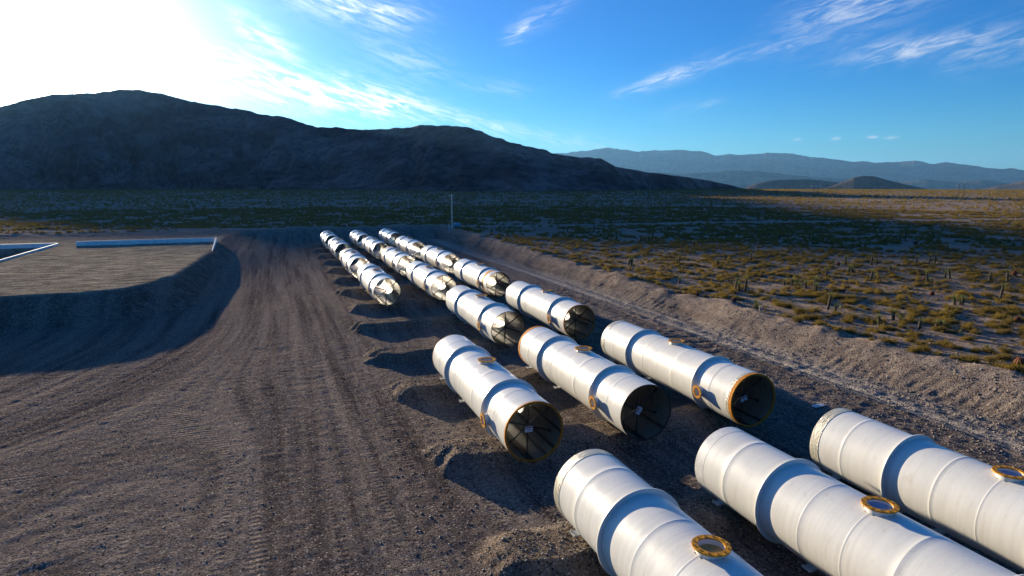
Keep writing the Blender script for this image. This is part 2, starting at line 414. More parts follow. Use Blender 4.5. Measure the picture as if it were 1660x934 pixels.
M_WOODD = simple('dark_creosoted_wood', (.07, .055, .045), .85, 0, .3, 5)
M_TANK = simple('blue_tank_paint', (.10, .30, .42), .5, 0, .2, 3)
M_LINE = simple('off_white_board', (.62, .60, .56), .7, 0, .2, 5)
M_TRACK = simple('road_dust', (.40, .34, .29), .95, 0, .3, .4)

# ------------------------------------------------------------------ mesh helpers
def tag(o, label=None, cat=None, group=None, kind=None):
    if label: o['label'] = label
    if cat: o['category'] = cat
    if group: o['group'] = group
    if kind: o['kind'] = kind
    return o
def link(name, me, parent=None):
    o = bpy.data.objects.new(name, me); COL.objects.link(o)
    if parent: o.parent = parent
    return o
def empty(name, loc, rz=0, scale=1.0):
    o = bpy.data.objects.new(name, None); COL.objects.link(o)
    o.location = loc; o.rotation_euler = (0, 0, rz); o.scale = (scale,) * 3; o.empty_display_size = .3
    return o
def np_mesh(name, V, F, mats, smooth=False, fm=None):
    """V (n,3), F (m,3 or 4) arrays"""
    V = np.asarray(V, np.float32); F = np.asarray(F, np.int32)
    me = bpy.data.meshes.new(name); k = F.shape[1]
    me.vertices.add(len(V)); me.vertices.foreach_set('co', V.ravel())
    me.loops.add(F.size); me.loops.foreach_set('vertex_index', F.ravel())
    me.polygons.add(len(F)); me.polygons.foreach_set('loop_start', np.arange(0, F.size, k, dtype=np.int32))
    me.polygons.foreach_set('loop_total', np.full(len(F), k, np.int32))
    if smooth: me.polygons.foreach_set('use_smooth', np.ones(len(F), bool))
    for m in (mats if isinstance(mats, (list, tuple)) else [mats]): me.materials.append(m)
    if fm is not None: me.polygons.foreach_set('material_index', np.asarray(fm, np.int32))
    me.update(calc_edges=True); return me
class MB:
    """collects boxes, tubes and revolved shapes into one mesh"""
    def __init__(s): s.v = []; s.f = []; s.m = []; s.sm = []
    def add(s, V, F, mi=0, smooth=False):
        o = len(s.v); s.v += [tuple(map(float, p)) for p in V]; s.f += [tuple(i + o for i in f) for f in F]
        s.m += [mi] * len(F); s.sm += [smooth] * len(F); return s
    def box(s, c, size, rot=None, mi=0, bev=0):
        hx, hy, hz = [q / 2 for q in size]
        P = np.array([(x, y, z) for x in (-hx, hx) for y in (-hy, hy) for z in (-hz, hz)], float)
        if rot is not None: P = P @ np.array(rot).T
        P = P + np.array(c)
        return s.add(P, [(0, 1, 3, 2), (4, 6, 7, 5), (0, 4, 5, 1), (2, 3, 7, 6), (0, 2, 6, 4), (1, 5, 7, 3)], mi)
    def rod(s, a, b, r0, r1=None, n=8, mi=0, cap=True):
        a = np.array(a, float); b = np.array(b, float); r1 = r0 if r1 is None else r1
        d = b - a; L = np.linalg.norm(d); d /= L
        h = np.array([0, 0, 1.]) if abs(d[2]) < .9 else np.array([1., 0, 0])
        u = np.cross(d, h); u /= np.linalg.norm(u); w = np.cross(d, u)
        ang = [2 * PI * i / n for i in range(n)]
        V = [a + r0 * (math.cos(t) * u + math.sin(t) * w) for t in ang] + [b + r1 * (math.cos(t) * u + math.sin(t) * w) for t in ang]
        F = [(i, (i + 1) % n, n + (i + 1) % n, n + i) for i in range(n)]
        s.add(V, F, mi, True)
        if cap: s.add(V, [tuple(range(n))[::-1], tuple(range(n, 2 * n))], mi)
        return s
    def revolve(s, prof, org, axis, n=48, mi=0, closed=True, smooth=True, arc=(0, 2 * PI)):
        """prof: list of (r, t) with t along axis; closed loop profile"""
        axis = np.array(axis, float); axis /= np.linalg.norm(axis)
        h = np.array([0, 0, 1.]) if abs(axis[2]) < .9 else np.array([0, 1., 0])
        u = np.cross(h, axis); u /= np.linalg.norm(u); w = np.cross(axis, u)
        org = np.array(org, float); m = len(prof); V = []
        full = abs(arc[1] - arc[0] - 2 * PI) < 1e-6
        cnt = n if full else n + 1
        for i in range(cnt):
            t = arc[0] + (arc[1] - arc[0]) * i / n
            for (r, q) in prof: V.append(org + axis * q + r * (math.cos(t) * u + math.sin(t) * w))
        F = []
        for i in range(n):
            j = (i + 1) % cnt
            for k in range(m if closed else m - 1):
                l = (k + 1) % m; F.append((i * m + k, j * m + k, j * m + l, i * m + l))
        return s.add(V, F, mi, smooth)
    def mesh(s, name, mats, flat=False):
        me = bpy.data.meshes.new(name); me.from_pydata(s.v, [], s.f)
        for m in (mats if isinstance(mats, (list, tuple)) else [mats]): me.materials.append(m)
        me.polygons.foreach_set('material_index', s.m); me.polygons.foreach_set('use_smooth', [x and not flat for x in s.sm])
        me.update(); return me
    def build(s, name, mats, parent=None, flat=False): return link(name, s.mesh(name, mats, flat), parent)
def edge_split(me, deg=35):
    me.set_sharp_from_angle(angle=R_(deg))

# ------------------------------------------------------------------ ground sheet
def axis_lines(segs):
    out = [segs[0][0]]
    for (a, b, st) in segs:
        n = max(1, int(round((b - a) / st))); out += list(a + (b - a) * (np.arange(n) + 1) / n)
    return out
def grow(start, first, ratio, end):
    out = []; x = start; st = first
    while abs(x) < abs(end):
        x = x + st; out.append(x); st *= ratio
    return out
xs = axis_lines([(-46, -20, .36), (-20, 50, .17), (50, 75, .3), (75, 120, .6)])
xs = sorted([-v for v in grow(46, .6, 1.07, 26000)] + xs + grow(120, .8, 1.06, 26000))
ys = axis_lines([(2, 12, .3), (12, 62, .17), (62, 100, .25), (100, 205, .4)])
ys = sorted([-v for v in grow(-2, .5, 1.2, 8000)] + ys + grow(205, .6, 1.05, 30000))
xs = np.array(xs); ys = np.array(ys)
XX, YY = np.meshgrid(xs, ys); sh = XX.shape
Z, pm, pt, rd, bm_, bk_ = land(XX.ravel(), YY.ravel(), True)
# dusty two-track road that crosses the plain behind the yard
far_road_y = np.interp(XX.ravel(), [-300, -68, 0, 48, 123, 191, 300, 500], [240, 204, 194, 187, 178, 158, 130, 80])
rdist = np.abs(YY.ravel() - far_road_y + 1.5 * vnoise(XX.ravel() / 30, XX.ravel() * 0, 90))
froad = np.exp(-(rdist / 3.0) ** 4) * pm
rd = np.maximum(rd, froad); pm = pm * (1 - .9 * froad)
nx, ny = len(xs), len(ys)
idx = np.arange(nx * ny).reshape(ny, nx)
F = np.stack([idx[:-1, :-1].ravel(), idx[:-1, 1:].ravel(), idx[1:, 1:].ravel(), idx[1:, :-1].ravel()], 1)
gm = np_mesh('ground', np.stack([XX.ravel(), YY.ravel(), Z], 1), F, MG, True)
for nm, arr in (('plain', pm), ('plat', pt), ('road', rd), ('berm', bm_), ('bank', bk_), ('su', streak_u(XX.ravel(), YY.ravel())), ('slp', ss(-poly_sd(XX.ravel(), YY.ravel()), -6.5, -4.5) * 1.0)):
    a = gm.attributes.new(nm, 'FLOAT', 'POINT'); a.data.foreach_set('value', np.asarray(arr, np.float32))
tag(link('ground', gm), 'graded gravel yard, fill platform and scrub plain', kind='structure')

# ------------------------------------------------------------------ mountains (polar height fields round the valley)
def polar_hill(name, azs, els, rs, mat, label, base=.5, back=1.35, na=500, nr=90, rough=.10, seed=100, gul=60, foot=None, power=1.35):
    a = np.linspace(azs[0], azs[-1], na)
    def smooth_interp(v):
        y = np.interp(a, azs, v); k = np.ones(5) / 5
        yp = np.pad(y, 2, mode='edge'); return np.convolve(yp, k, 'valid')
    e = smooth_interp(els); r = smooth_interp(rs)
    e = e + .07 * fbm(a * 1.3, a * 0, 4, seed) * np.clip(e, 0, 2)
    w = np.concatenate([np.linspace(0, 1, int(nr * .72)), 1 + np.linspace(0, 1, nr - int(nr * .72) + 1)[1:]])
    A, Wt = np.meshgrid(a, w)
    Rr = r[None, :] * 1.0; E = e[None, :]
    rad = np.where(Wt <= 1, Rr * (base + (1 - base) * Wt), Rr * (1 + (back - 1) * (Wt - 1)))
    H = 15.03 + Rr * np.tan(np.radians(E)); zb = plain_z(rad) - 2.0
    prof = np.where(Wt <= 1, Wt ** power, np.cos((Wt - 1) * PI / 2) ** 1.2)
    rel = H - zb
    arc = A * np.radians(1) * Rr
    g1 = fbm(arc / gul + 1.5 * fbm(arc / gul / 3, rad / gul / 3, 2, seed + 9), rad / (gul * 3.5), 5, seed + 1, .55)
    g2 = np.abs(fbm(arc / (gul * 1.7), rad / (gul * 5), 4, seed + 5)) * 1.2
    mod = np.where(Wt <= 1, 4 * Wt * (1 - Wt) ** .8 + .0, .5 * (Wt - 1))
    Zz = zb + rel * prof + rel * rough * (g1 - g2 * .8) * mod
    # keep the front slope below the line of sight to the ridge
    lim = 15.03 + rad * np.tan(np.radians(E)) - (1 - np.minimum(Wt, 1)) * rad * .13
    Zz = np.where(Wt < 1, np.minimum(Zz, np.maximum(lim, zb)), Zz)
    X = rad * np.sin(np.radians(A)); Y = rad * np.cos(np.radians(A))
    n0, n1 = Zz.shape; idx = np.arange(n0 * n1).reshape(n0, n1)
    Fh = np.stack([idx[:-1, :-1].ravel(), idx[:-1, 1:].ravel(), idx[1:, 1:].ravel(), idx[1:, :-1].ravel()], 1)
    o = link(name, np_mesh(name, np.stack([X.ravel(), Y.ravel(), Zz.ravel()], 1), Fh[:, ::-1], mat, True))
    return tag(o, label, kind='structure')
MZ = [(-62, 1.2, 2320), (-45, 1.6, 2160), (-30, 2.6, 1920), (-22, 3.4, 1800), (-17.66, 5.3, 1760), (-15.5, 6.0, 1736), (-14.6, 6.25, 1728), (-13.6, 6.38, 1720), (-12.6, 6.5, 1720), (-11.8, 6.62, 1720), (-10.9, 6.88, 1720), (-10, 7.08, 1700), (-9.0, 7.02, 1660), (-7.74, 6.83, 1611), (-5.24, 6.25, 1519), (-3.3, 6.1, 1451), (-1.69, 5.85, 1397), (0, 5.62, 1343), (1.57, 5.39, 1294), (2.99, 4.85, 1251), (5.97, 4.71, 1166), (7.6, 4.62, 1122), (9.54, 4.7, 1072), (12.16, 5.01, 1008), (14.81, 5.09, 947), (16.67, 4.9, 906), (18.54, 4.12, 867), (20.2, 3.65, 838), (21.77, 3.29, 838), (24.19, 2.65, 838), (26.0, 2.45, 838), (27.94, 2.26, 838), (29.28, 1.58, 838), (31.8, 1.1, 936), (34.5, 0.75, 1065), (36.8, 0.4, 1180), (38.6, 0.02, 1267), (40.5, -0.5, 1332)]
polar_hill('hills', [m[0] for m in MZ], [m[1] for m in MZ], [m[2] for m in MZ], M_H1, 'dark scrubby mountain rising behind the yard on the left', base=.62, back=1.4, na=900, nr=130, rough=.22, seed=100, gul=42, power=1.7)
def px_az(x, y):       # direction (azimuth, elevation) of a feature of the skyline, in degrees
    f = 1040.3; p = R_(9.127); yw = R_(20.151)
    u = (x - 830) / f; v = -(y - 467) / f
    fx, fy, fz = math.sin(yw) * math.cos(p), math.cos(yw) * math.cos(p), -math.sin(p)
    ux, uy, uz = math.sin(yw) * math.sin(p), math.cos(yw) * math.sin(p), math.cos(p)
    d = (fx + math.cos(yw) * u + ux * v, fy - math.sin(yw) * u + uy * v, fz + uz * v)
    return math.degrees(math.atan2(d[0], d[1])), math.degrees(math.atan2(d[2], math.hypot(d[0], d[1])))
def skyline(pts, r):
    q = [px_az(x, y) for x, y in pts]; return [a for a, _ in q], [e for _, e in q], [r] * len(q)
a_, e_, r_ = skyline([(500, 262), (700, 256), (860, 250), (900, 247.5), (925, 248), (985, 240), (1010, 243), (1040, 246), (1080, 243), (1135, 244.5), (1160, 251), (1210, 250), (1250, 248.5), (1290, 250), (1325, 256), (1400, 262), (1440, 264), (1482, 261), (1510, 265), (1530, 263.5), (1580, 269), (1600, 273), (1630, 273), (1660, 275.5), (1760, 278), (2000, 270), (2500, 280)], 12500)
polar_hill('mountains', a_, e_, r_, M_H2, 'long blue mountain range along the horizon', base=.60, back=1.15, na=800, nr=110, rough=.62, seed=300, gul=330, power=1.15)
a_, e_, r_ = skyline([(900, 300), (1000, 286), (1060, 279), (1100, 282), (1165, 279), (1200, 276), (1260, 281), (1330, 288), (1400, 292), (1450, 296), (1500, 291), (1545, 295), (1600, 292), (1640, 298), (1700, 293), (1900, 288), (2300, 294)], 7600)
polar_hill('foothills', a_, e_, r_, M_H2, 'lower ridges in front of the far range', base=.72, back=1.2, na=600, nr=70, rough=.5, seed=400, gul=260, power=1.1)
a_, e_, r_ = skyline([(1208, 305), (1225, 298), (1250, 293), (1280, 291.5), (1310, 290.5), (1335, 293), (1365, 297), (1400, 303), (1420, 307)], 3300)
polar_hill('hills', a_, e_, r_, M_H3, 'low dark flat-topped hill on the plain', base=.80, back=1.2, na=200, nr=60, rough=.25, seed=500, gul=60)
a_, e_, r_ = skyline([(1330, 307), (1348, 302), (1368, 294.5), (1385, 288), (1400, 284.5), (1416, 286), (1440, 292), (1465, 298.5), (1490, 304), (1510, 308)], 2900)
polar_hill('hills', a_, e_, r_, M_H3, 'cone shaped brown hill on the plain', base=.86, back=1.16, na=200, nr=60, rough=.18, seed=600, gul=50)
a_, e_, r_ = skyline([(1580, 309), (1610, 303), (1640, 297), (1670, 291), (1720, 285), (1800, 290), (1950, 307)], 5200)
polar_hill('hills', a_, e_, r_, M_H3, 'dark blue hill at the right end of the plain', base=.82, back=1.2, na=200, nr=50, rough=.25, seed=700, gul=110)

# ------------------------------------------------------------------ steel tubes
RO, RI, LEN = 1.68, 1.645, 16.5
SEAMS = [2.0, 6.1, 8.2, 10.3, 14.5]
COLLARS = [3.72, 12.25]
NOZ_T = (8.2, PI / 2, .46); NOZ_S = (2.95, R_(184), .30)     # y, angle, bore radius
def make_body(seam_seed):
    rnd = random.Random(seam_seed)
    rings = set(np.round(np.concatenate([np.arange(0, LEN + .01, .33), np.arange(7.4, 9.01, .1), np.arange(2.3, 3.6, .1), [LEN]]), 3))
    prof = [(v, 0.0) for v in sorted(rings)]
    seams = [s_ + rnd.uniform(-.25, .25) * (abs(s_ - 8.2) > .1) for s_ in SEAMS]
    prof = [p for p in prof if all(abs(p[0] - s_) > .05 for s_ in seams)]
    for s_ in seams: prof += [(s_ - .035, 0.), (s_ - .012, .005), (s_ + .012, .005), (s_ + .035, 0.)]
    prof.sort(); n = 128
    yy = np.array([p[0] for p in prof]); dr = np.array([p[1] for p in prof]); m = len(yy)
    t = np.arange(n) * 2 * PI / n
    V = []; 
    for rr, add in ((RO, 1), (RI, 0)):
        rad = rr + dr * add
        X = rad[:, None] * np.cos(t)[None, :]; Zc = RO + rad[:, None] * np.sin(t)[None, :]; Y = np.repeat(yy[:, None], n, 1)
        V.append(np.stack([X.ravel(), Y.ravel(), Zc.ravel()], 1))
    V = np.concatenate(V); F = []; fm = []
    for i in range(m - 1):
        yc = (yy[i] + yy[i + 1]) / 2
        for j in range(n):
            tc = (j + .5) * 2 * PI / n; hole = False
            for (ny_, na_, nr_) in (NOZ_T, NOZ_S):
                da = (tc - na_ + PI) % (2 * PI) - PI
                if (yc - ny_) ** 2 + (da * RO) ** 2 < (nr_ + .03) ** 2: hole = True
            if hole: continue
            k = (j + 1) % n
            F.append((i * n + j, (i + 1) * n + j, (i + 1) * n + k, i * n + k)); fm.append(0)
            o = m * n
            F.append((o + i * n + j, o + i * n + k, o + (i + 1) * n + k, o + (i + 1) * n + j)); fm.append(1)
    o = m * n
    for j in range(n):
        k = (j + 1) % n
        F.append((j, k, o + k, o + j)); fm.append(0)
        q = (m - 1) * n; F.append((q + k, q + j, o + q + j, o + q + k)); fm.append(0)
    me = np_mesh('tube_shell', V, F, [M_W, M_IN], True, fm); me.set_sharp_from_angle(angle=R_(60)); return me
BODIES = [make_body(i) for i in range(3)]
def mesh_collar(y):
    b = MB(); b.revolve([(RO + .001, y + .12), (RO + .175, y + .03), (RO + .18, y + .02), (RO + .18, y - .025), (RO + .172, y - .035), (RO + .001, y - .035)], (0, 0, RO), (0, 1, 0), 96)
    me = b.mesh('collar', M_W); me.set_sharp_from_angle(angle=R_(28)); return me
M_COLL = [mesh_collar(y) for y in COLLARS]
def nozzle(y, ang, bore, od, h):
    ax = np.array([math.cos(ang), 0, math.sin(ang)]); org = np.array([0, y, RO])
    neck = MB(); neck.revolve([(bore + .055, RO - .12), (bore + .055, RO + h - .05), (bore, RO + h - .05), (bore, RO - .12)], org, ax, 48)
    fl = MB(); top = RO + h
    fl.revolve([(bore, top - .055), (od / 2, top - .055), (od / 2, top), (bore, top)], org, ax, 56)
    if abs(ax[2]) > .9: u = np.array([1., 0, 0])
    else: u = np.array([0, 0, 1.])
    w = np.array([0, 1., 0])
    for i in range(12):
        t = 2 * PI * (i + .5) / 12; c = org + ax * (top + .001) + (bore + (od / 2 - bore) * .55) * (math.cos(t) * u + math.sin(t) * w)
        fl.rod(c, c + ax * .012, .028, n=6, mi=1)
    a = neck.mesh('nozzle', M_W); b = fl.mesh('flange', [M_GOLD, M_DARK]); 
    for q in (a, b): q.set_sharp_from_angle(angle=R_(40))
    return a, b
NT_M, FT_M = nozzle(8.2, PI / 2, .42, 1.20, .20)
NS_M, FS_M = nozzle(2.95, R_(184), .27, .86, .30)
def disc_mesh(name, y, ang, r, rad, mat):
    ax = np.array([math.cos(ang), 0, math.sin(ang)]); b = MB()
    b.revolve([(0.001, rad), (r, rad), (r, rad - .02), (0.001, rad - .02)], (0, y, RO), ax, 40, smooth=False)
    return b.mesh(name, mat)
COVER_TAN = disc_mesh('cover', 8.2, PI / 2, .42, RO - .02, M_TAN)
M_FILM = simple('blue_film', (.20, .34, .50), .15, 0, .5, 3, .6)
COVER_MILK = disc_mesh('cover', 8.2, PI / 2, .42, RO + .06, M_FILM)
def bar_mesh(y, ang, yaw=0):
    b = MB(); c, s_ = math.cos(ang), math.sin(ang); r = RI - .02
    a0 = (-c * r, y - yaw, RO - s_ * r); a1 = (c * r, y + yaw, RO + s_ * r)
    b.rod(a0, a1, .045, n=8)
    for p_, q in ((a0, 1), (a1, -1)): b.rod(p_, (p_[0] + q * c * .1, p_[1], p_[2] + q * s_ * .1), .09, n=8)
    return b.mesh('brace_bar', M_DARK)
BARS_F = [bar_mesh(.95, R_(a), w) for a, w in ((88, 0), (38, .0), (-22, .35))]
BARS_B = [bar_mesh(15.4, R_(a), 0) for a in (80, 20, -40)]
def strip_mesh(ang, wd, y0=.02, y1=LEN - .3):
    b = MB(); n = 5; V = []; 
    for yv in (y0, y1):
        for rr in (RI - .004, RI - .05):
            for i in range(n + 1):
                t = ang + (i / n - .5) * wd / RI; V.append((rr * math.cos(t), yv, RO + rr * math.sin(t)))
    k = n + 1; F = []
    for i in range(n):
        F += [(i, i + 1, 2 * k + i + 1, 2 * k + i), (k + i + 1, k + i, 3 * k + i, 3 * k + i + 1), (k + i, k + i + 1, i + 1, i), (2 * k + i, 2 * k + i + 1, 3 * k + i + 1, 3 * k + i)]
    F += [(0, k, 3 * k, 2 * k), (n, 2 * k + n, 3 * k + n, k + n)]
    b.add(V, F); return b.mesh('interior_strip', M_DARK)
STRIPS = {k: strip_mesh(R_(a), w) for k, (a, w) in {'a': (-95, .42), 'b': (-62, .16), 'c': (-128, .16), 'd': (-8, .14), 'e': (-42, .20)}.items()}
STRIP_LONG = strip_mesh(R_(-96), .10, -1.3, 12)
def band_mesh(y0, y1, dr, mat, name, tapered=False, n=96, ragged=0, seed=0):
    b = MB(); rnd = random.Random(seed)
    b.revolve([(RO + .002, y0), (RO + dr, y0), (RO + dr, y1), (RO + .002, y1)], (0, 0, RO), (0, 1, 0), n)
    if ragged:
        b.v = [(x, y + (rnd.uniform(-ragged, ragged) if abs(y - y0) < .01 else 0), z) for (x, y, z) in b.v]
    me = b.mesh(name, mat); me.set_sharp_from_angle(angle=R_(30)); return me
def rim_mesh(y, inner, mat, name, th_=.06):
    b = MB(); yo = y - .01 if y < 5 else y + .01; yi = y + th_ if y < 5 else y - th_
    b.revolve([(inner, yi), (RO + .008, yi), (RO + .008, yo), (inner, yo)], (0, 0, RO), (0, 1, 0), 96)
    me = b.mesh(name, mat); me.set_sharp_from_angle(angle=R_(30)); return me
BAND_OR_F = band_mesh(1.35, 2.15, .012, M_OR, 'orange_band'); BAND_OR_B = band_mesh(15.0, 15.85, .012, M_OR, 'orange_band')
WRAP_B = band_mesh(16.0, 16.52, .014, M_WRAP, 'plastic_wrap', ragged=0, seed=4)
WRAP_F = band_mesh(.24, .46, .014, M_WRAP, 'plastic_wrap', ragged=.0)
MILK_B = band_mesh(15.9, 16.5, .005, M_SHEETW, 'plastic_wrap', ragged=0, seed=6)
LIP_WIDE = band_mesh(-.012, .26, .012, M_OR, 'orange_band'); LIP_THIN = band_mesh(-.012, .11, .012, M_OR, 'orange_band'); LIP_BACK = band_mesh(16.18, 16.52, .012, M_OR, 'orange_band')
RIM_OR_F = rim_mesh(0, RI - .055, M_OR, 'end_ring', .10); RIM_OR_B = rim_mesh(LEN, RI, M_OR, 'end_ring', .12); RIM_GOLD_B = rim_mesh(LEN, RI, M_GOLD, 'end_ring', .05)
RIM_DARK_F = rim_mesh(0, RI - .02, M_DARK, 'end_ring', .03)
def foot_mesh(y, side):
    b = MB(); a = R_(-90 + side * 38); c = (RO * math.cos(a), y, RO + RO * math.sin(a))
    b.box((side * 1.22, y, .33), (.34, .4, .05)); b.box((side * 1.05, y, .47), (.05, .42, .26)); b.box((side * 1.34, y - .2, .36), (.06, .06, .08))
    b.box((side * 1.34, y + .2, .36), (.06, .06, .08))
    return b.mesh('support_foot', M_FOOT)
FEET = [foot_mesh(y, s_) for y in (9.9, 15.3) for s_ in (-1, 1)]
def sign_mesh(w, h, rot):
    b = MB(); c, s_ = math.cos(rot), math.sin(rot); Rm = [[c, 0, -s_], [0, 1, 0], [s_, 0, c]]
    ctr = np.array([.02, .86, RO - .16])
    b.box(ctr, (w, .02, h), Rm, 0)
    def loc(x, z): return ctr + np.array([c * x - s_ * z, -.012, s_ * x + c * z])
    b.box(loc(0, h * .27), (w * .86, .012, h * .26), Rm, 1)
    for k in range(2): b.box(loc(0, -h * (.08 + .2 * k)), (w * (.72 - .12 * k), .012, h * .07), Rm, 2)
    return b.mesh('warning_sign', [M_SIGN, M_RED, M_BLK])
SIGN_A = sign_mesh(.44, .32, 0); SIGN_B = sign_mesh(.46, .34, R_(58)); SIGN_C = sign_mesh(.20, .32, R_(8))

def make_tube(row, x, y, label, opts='', strips='abc', sign=(), rot=0.0, body=0):
    t = empty('steel_tube', (x, y, .32)); t.rotation_euler = (0, 0, 0)
    tag(t, label, 'steel tube', 'white steel tubes lined up in three rows')
    link('tube_shell', BODIES[body % 3], t)
    for m in M_COLL: link('collar', m, t)
    n1 = link('top_nozzle', NT_M, t); link('flange', FT_M, n1)
    if 'T' in opts: link('cover', COVER_TAN, n1)
    if 'K' in opts: link('cover', COVER_MILK, n1)
    n2 = link('side_nozzle', NS_M, t); link('flange', FS_M, n2)
    for m in BARS_F: link('brace_bar', m, t)
    for m in BARS_B: link('brace_bar', m, t)
    for k in strips: link('interior_strip', STRIPS[k], t)
    for i in (range(4) if 'F' in opts else ()): link('support_foot', FEET[i], t)
    for k, m, lab in (('o', BAND_OR_F, None), ('p', BAND_OR_B, None), ('w', WRAP_B, 'crinkled beige plastic wrap on the far end'), ('v', WRAP_F, None), ('m', MILK_B, 'milky plastic wrap on the far end'), ('r', RIM_OR_F, None), ('s', RIM_OR_B, None), ('g', RIM_GOLD_B, None), ('d', RIM_DARK_F, None), ('O', LIP_WIDE, None), ('y', LIP_THIN, None), ('q', LIP_BACK, None)):
        if k in opts: link(m.name.split('.')[0], m, t)
    for i, s_ in enumerate(sign):
        so_ = link('warning_sign', {'A': SIGN_A, 'B': SIGN_B, 'C': SIGN_C}[s_], t)
        if s_ == 'C' and len(sign) > 1: so_.location = ((-.13, 0, -.04), (.13, 0, .05))[i]
    if 'x' in opts: link('interior_strip', STRIP_LONG, t)
    return t
TUBES = [
 ('L', 12.27, 7.10, 'nearest tube of the left row, beige plastic round its far end', 'wTFd', 'abc', ''),
 ('M', 19.53, 7.22, 'nearest tube of the middle row with milky plastic over its far end and flange', 'mKFd', 'abc', ''),
 ('R', 26.62, 7.38, 'nearest white tube of the right row, beige wrapped far end, cut by the right edge', 'wKFd', 'abc', ''),
 ('L', 12.36, 30.2, 'tube between two gaps in the left row, gold lip, small upright sign inside', 'rgyTFd', 'abde', 'A'),
 ('M', 19.55, 30.7, 'second tube of the middle row, orange far ring, tilted sign in its dark mouth', 'sqFd', 'ace', 'B'),
 ('R', 26.84, 30.28, 'second white tube of the right row with torn wrap and orange lip at its mouth', 'rvOwFd', 'abc', 'CC'),
 ('M', 19.42, 53.8, 'third white tube of the middle row, sunlit patch and black crossed braces in its mouth', 'Fd', 'abc', ''),
 ('R', 26.93, 54.5, 'third tube of the right row, thin gold lip at its mouth', 'rFd', 'abd', ''),
 ('L', 12.46, 78.6, 'tube with loose strip under its sunlit mouth, front of the far left group', 'xFd', 'abc', ''),
 ('M', 19.75, 79.0, 'white steel tube fourth in the middle row, mouth half hidden by the tube in front', 'Fd', 'ac', ''),
 ('R', 27.22, 79.4, 'white steel tube fourth in the right row with a wide orange band before its mouth', 'oFd', 'abd', ''),
 ('L', 12.20, 103.1, 'white steel tube with orange far end, second of the far group in the left row', 'pF', 'ac', ''),
 ('M', 19.75, 103.6, 'white steel tube with an orange band round its far end, fifth in the middle row', 'pF', 'ac', ''),
 ('R', 27.22, 103.6, 'fifth white tube of the right row, just behind the orange banded one', 'F', 'ac', ''),
 ('L', 12.18, 129.0, 'white steel tube last but one in the left row', 'F', 'ac', ''),
 ('M', 19.50, 129.0, 'white steel tube last but one in the middle row', 'F', 'ac', ''),
 ('R', 26.80, 128.2, 'white steel tube last but one in the right row, round dark view through its mouth', 'F', 'ac', ''),
 ('L', 11.95, 151.3, 'white steel tube at the far end of the left row', 'F', 'a', ''),
 ('M', 19.15, 151.6, 'white steel tube at the far end of the middle row', 'F', 'a', ''),
 ('R', 27.00, 154.4, 'white steel tube at the far end of the right row', 'F', 'a', ''),
]
for i, (rw, x, y, lab, op, st, sg) in enumerate(TUBES): make_tube(rw, x, y, lab, op, st, sg, body=i)

# ------------------------------------------------------------------ concrete walls on the platform
def wall(name, pts, bottom, tops, thick, label):
    (x0, y0), (x1, y1) = pts; d = np.array([x1 - x0, y1 - y0], float); L = np.hypot(*d); d /= L; n = np.array([-d[1], d[0]]) * thick / 2
    V = []
    segs = max(2, int(L / 2.5))
    for i in range(segs + 1):
        p = np.array([x0, y0]) + d * L * i / segs; zt = tops[0] + (tops[1] - tops[0]) * i / segs
        V += [(p[0] - n[0], p[1] - n[1], bottom), (p[0] + n[0], p[1] + n[1], bottom), (p[0] + n[0], p[1] + n[1], zt), (p[0] - n[0], p[1] - n[1], zt)]
    F = []
    for i in range(segs):
        a = 4 * i; b_ = a + 4
        F += [(a + k, a + (k + 1) % 4, b_ + (k + 1) % 4, b_ + k) for k in range(4)]
    F += [(3, 2, 1, 0), (4 * segs, 4 * segs + 1, 4 * segs + 2, 4 * segs + 3)]
    o = MB().add(V, F).build(name, M_CONC)
    return tag(o, label, 'wall')
wall('concrete_wall', ((-38.3, 152.6), (-12.7, 153.2)), 1.8, (3.72, 3.72), .13, 'long low pale concrete wall across the back of the fill platform')
wall('concrete_wall', ((-12.35, 153.3), (-11.7, 133.5)), 1.0, (3.72, 2.55), .22, 'thin pale wall sloping down from the right end of the long low wall')
wall('concrete_wall', ((-42.2, 116), (-42.6, 157.0)), 0.0, (3.02, 3.10), .25, 'pale capped retaining wall along the left side of the platform')
wall('concrete_wall', ((-84, 157.2), (-42.85, 157.2)), -.2, (3.15, 3.15), .35, 'pale concrete wall behind the sunken area at the far left')

# ------------------------------------------------------------------ poles, posts, tank, board
def pole_thing(x, y, h, r, label, mat=M_WOOD, arm=True):
    z = gz(x, y); t = empty('utility_pole', (x, y, z)); tag(t, label, 'pole')
    MB().rod((0, 0, -.3), (0, 0, h), r, r * .7, 10).build('pole', mat, t)
    if arm:
        MB().box((0, 0, h - .45), (1.5, .12, .12)).build('crossarm', mat, t)
        for s_ in (-.6, 0.05, .6): MB().rod((s_, 0, h - .39), (s_, 0, h - .12), .06, .04, 8).build('insulator', M_FOOT, t)
    return t
pole_thing(47.0, 177.4, 10.0, .17, 'pale wooden pole standing by the bend of the track behind the tubes', M_LINE)
t = pole_thing(46.0, 177.2, 2.7, .12, 'short pale post beside the tall pole', M_LINE, False); t.name = 'post'; t['category'] = 'post'
z = gz(48.3, 177.0); t = empty('water_tank', (48.3, 177.0, z)); tag(t, 'small blue tank on the ground at the foot of the tall pole', 'tank')
MB().revolve([(.01, 1.35), (.5, 1.33), (1.0, 1.15), (1.05, 1.05), (1.05, 0), (.01, 0)], (0, 0, 0), (0, 0, 1), 32).build('tank_body', M_TANK, t)
MB().revolve([(.01, 1.48), (.25, 1.46), (.26, 1.34), (.01, 1.34)], (0, 0, 0), (0, 0, 1), 20).build('lid', M_DARK, t)
pole_thing(236.5, 378.7, 10.5, .20, 'dark wooden pole standing in the shaded scrub before the mountain', M_WOODD)
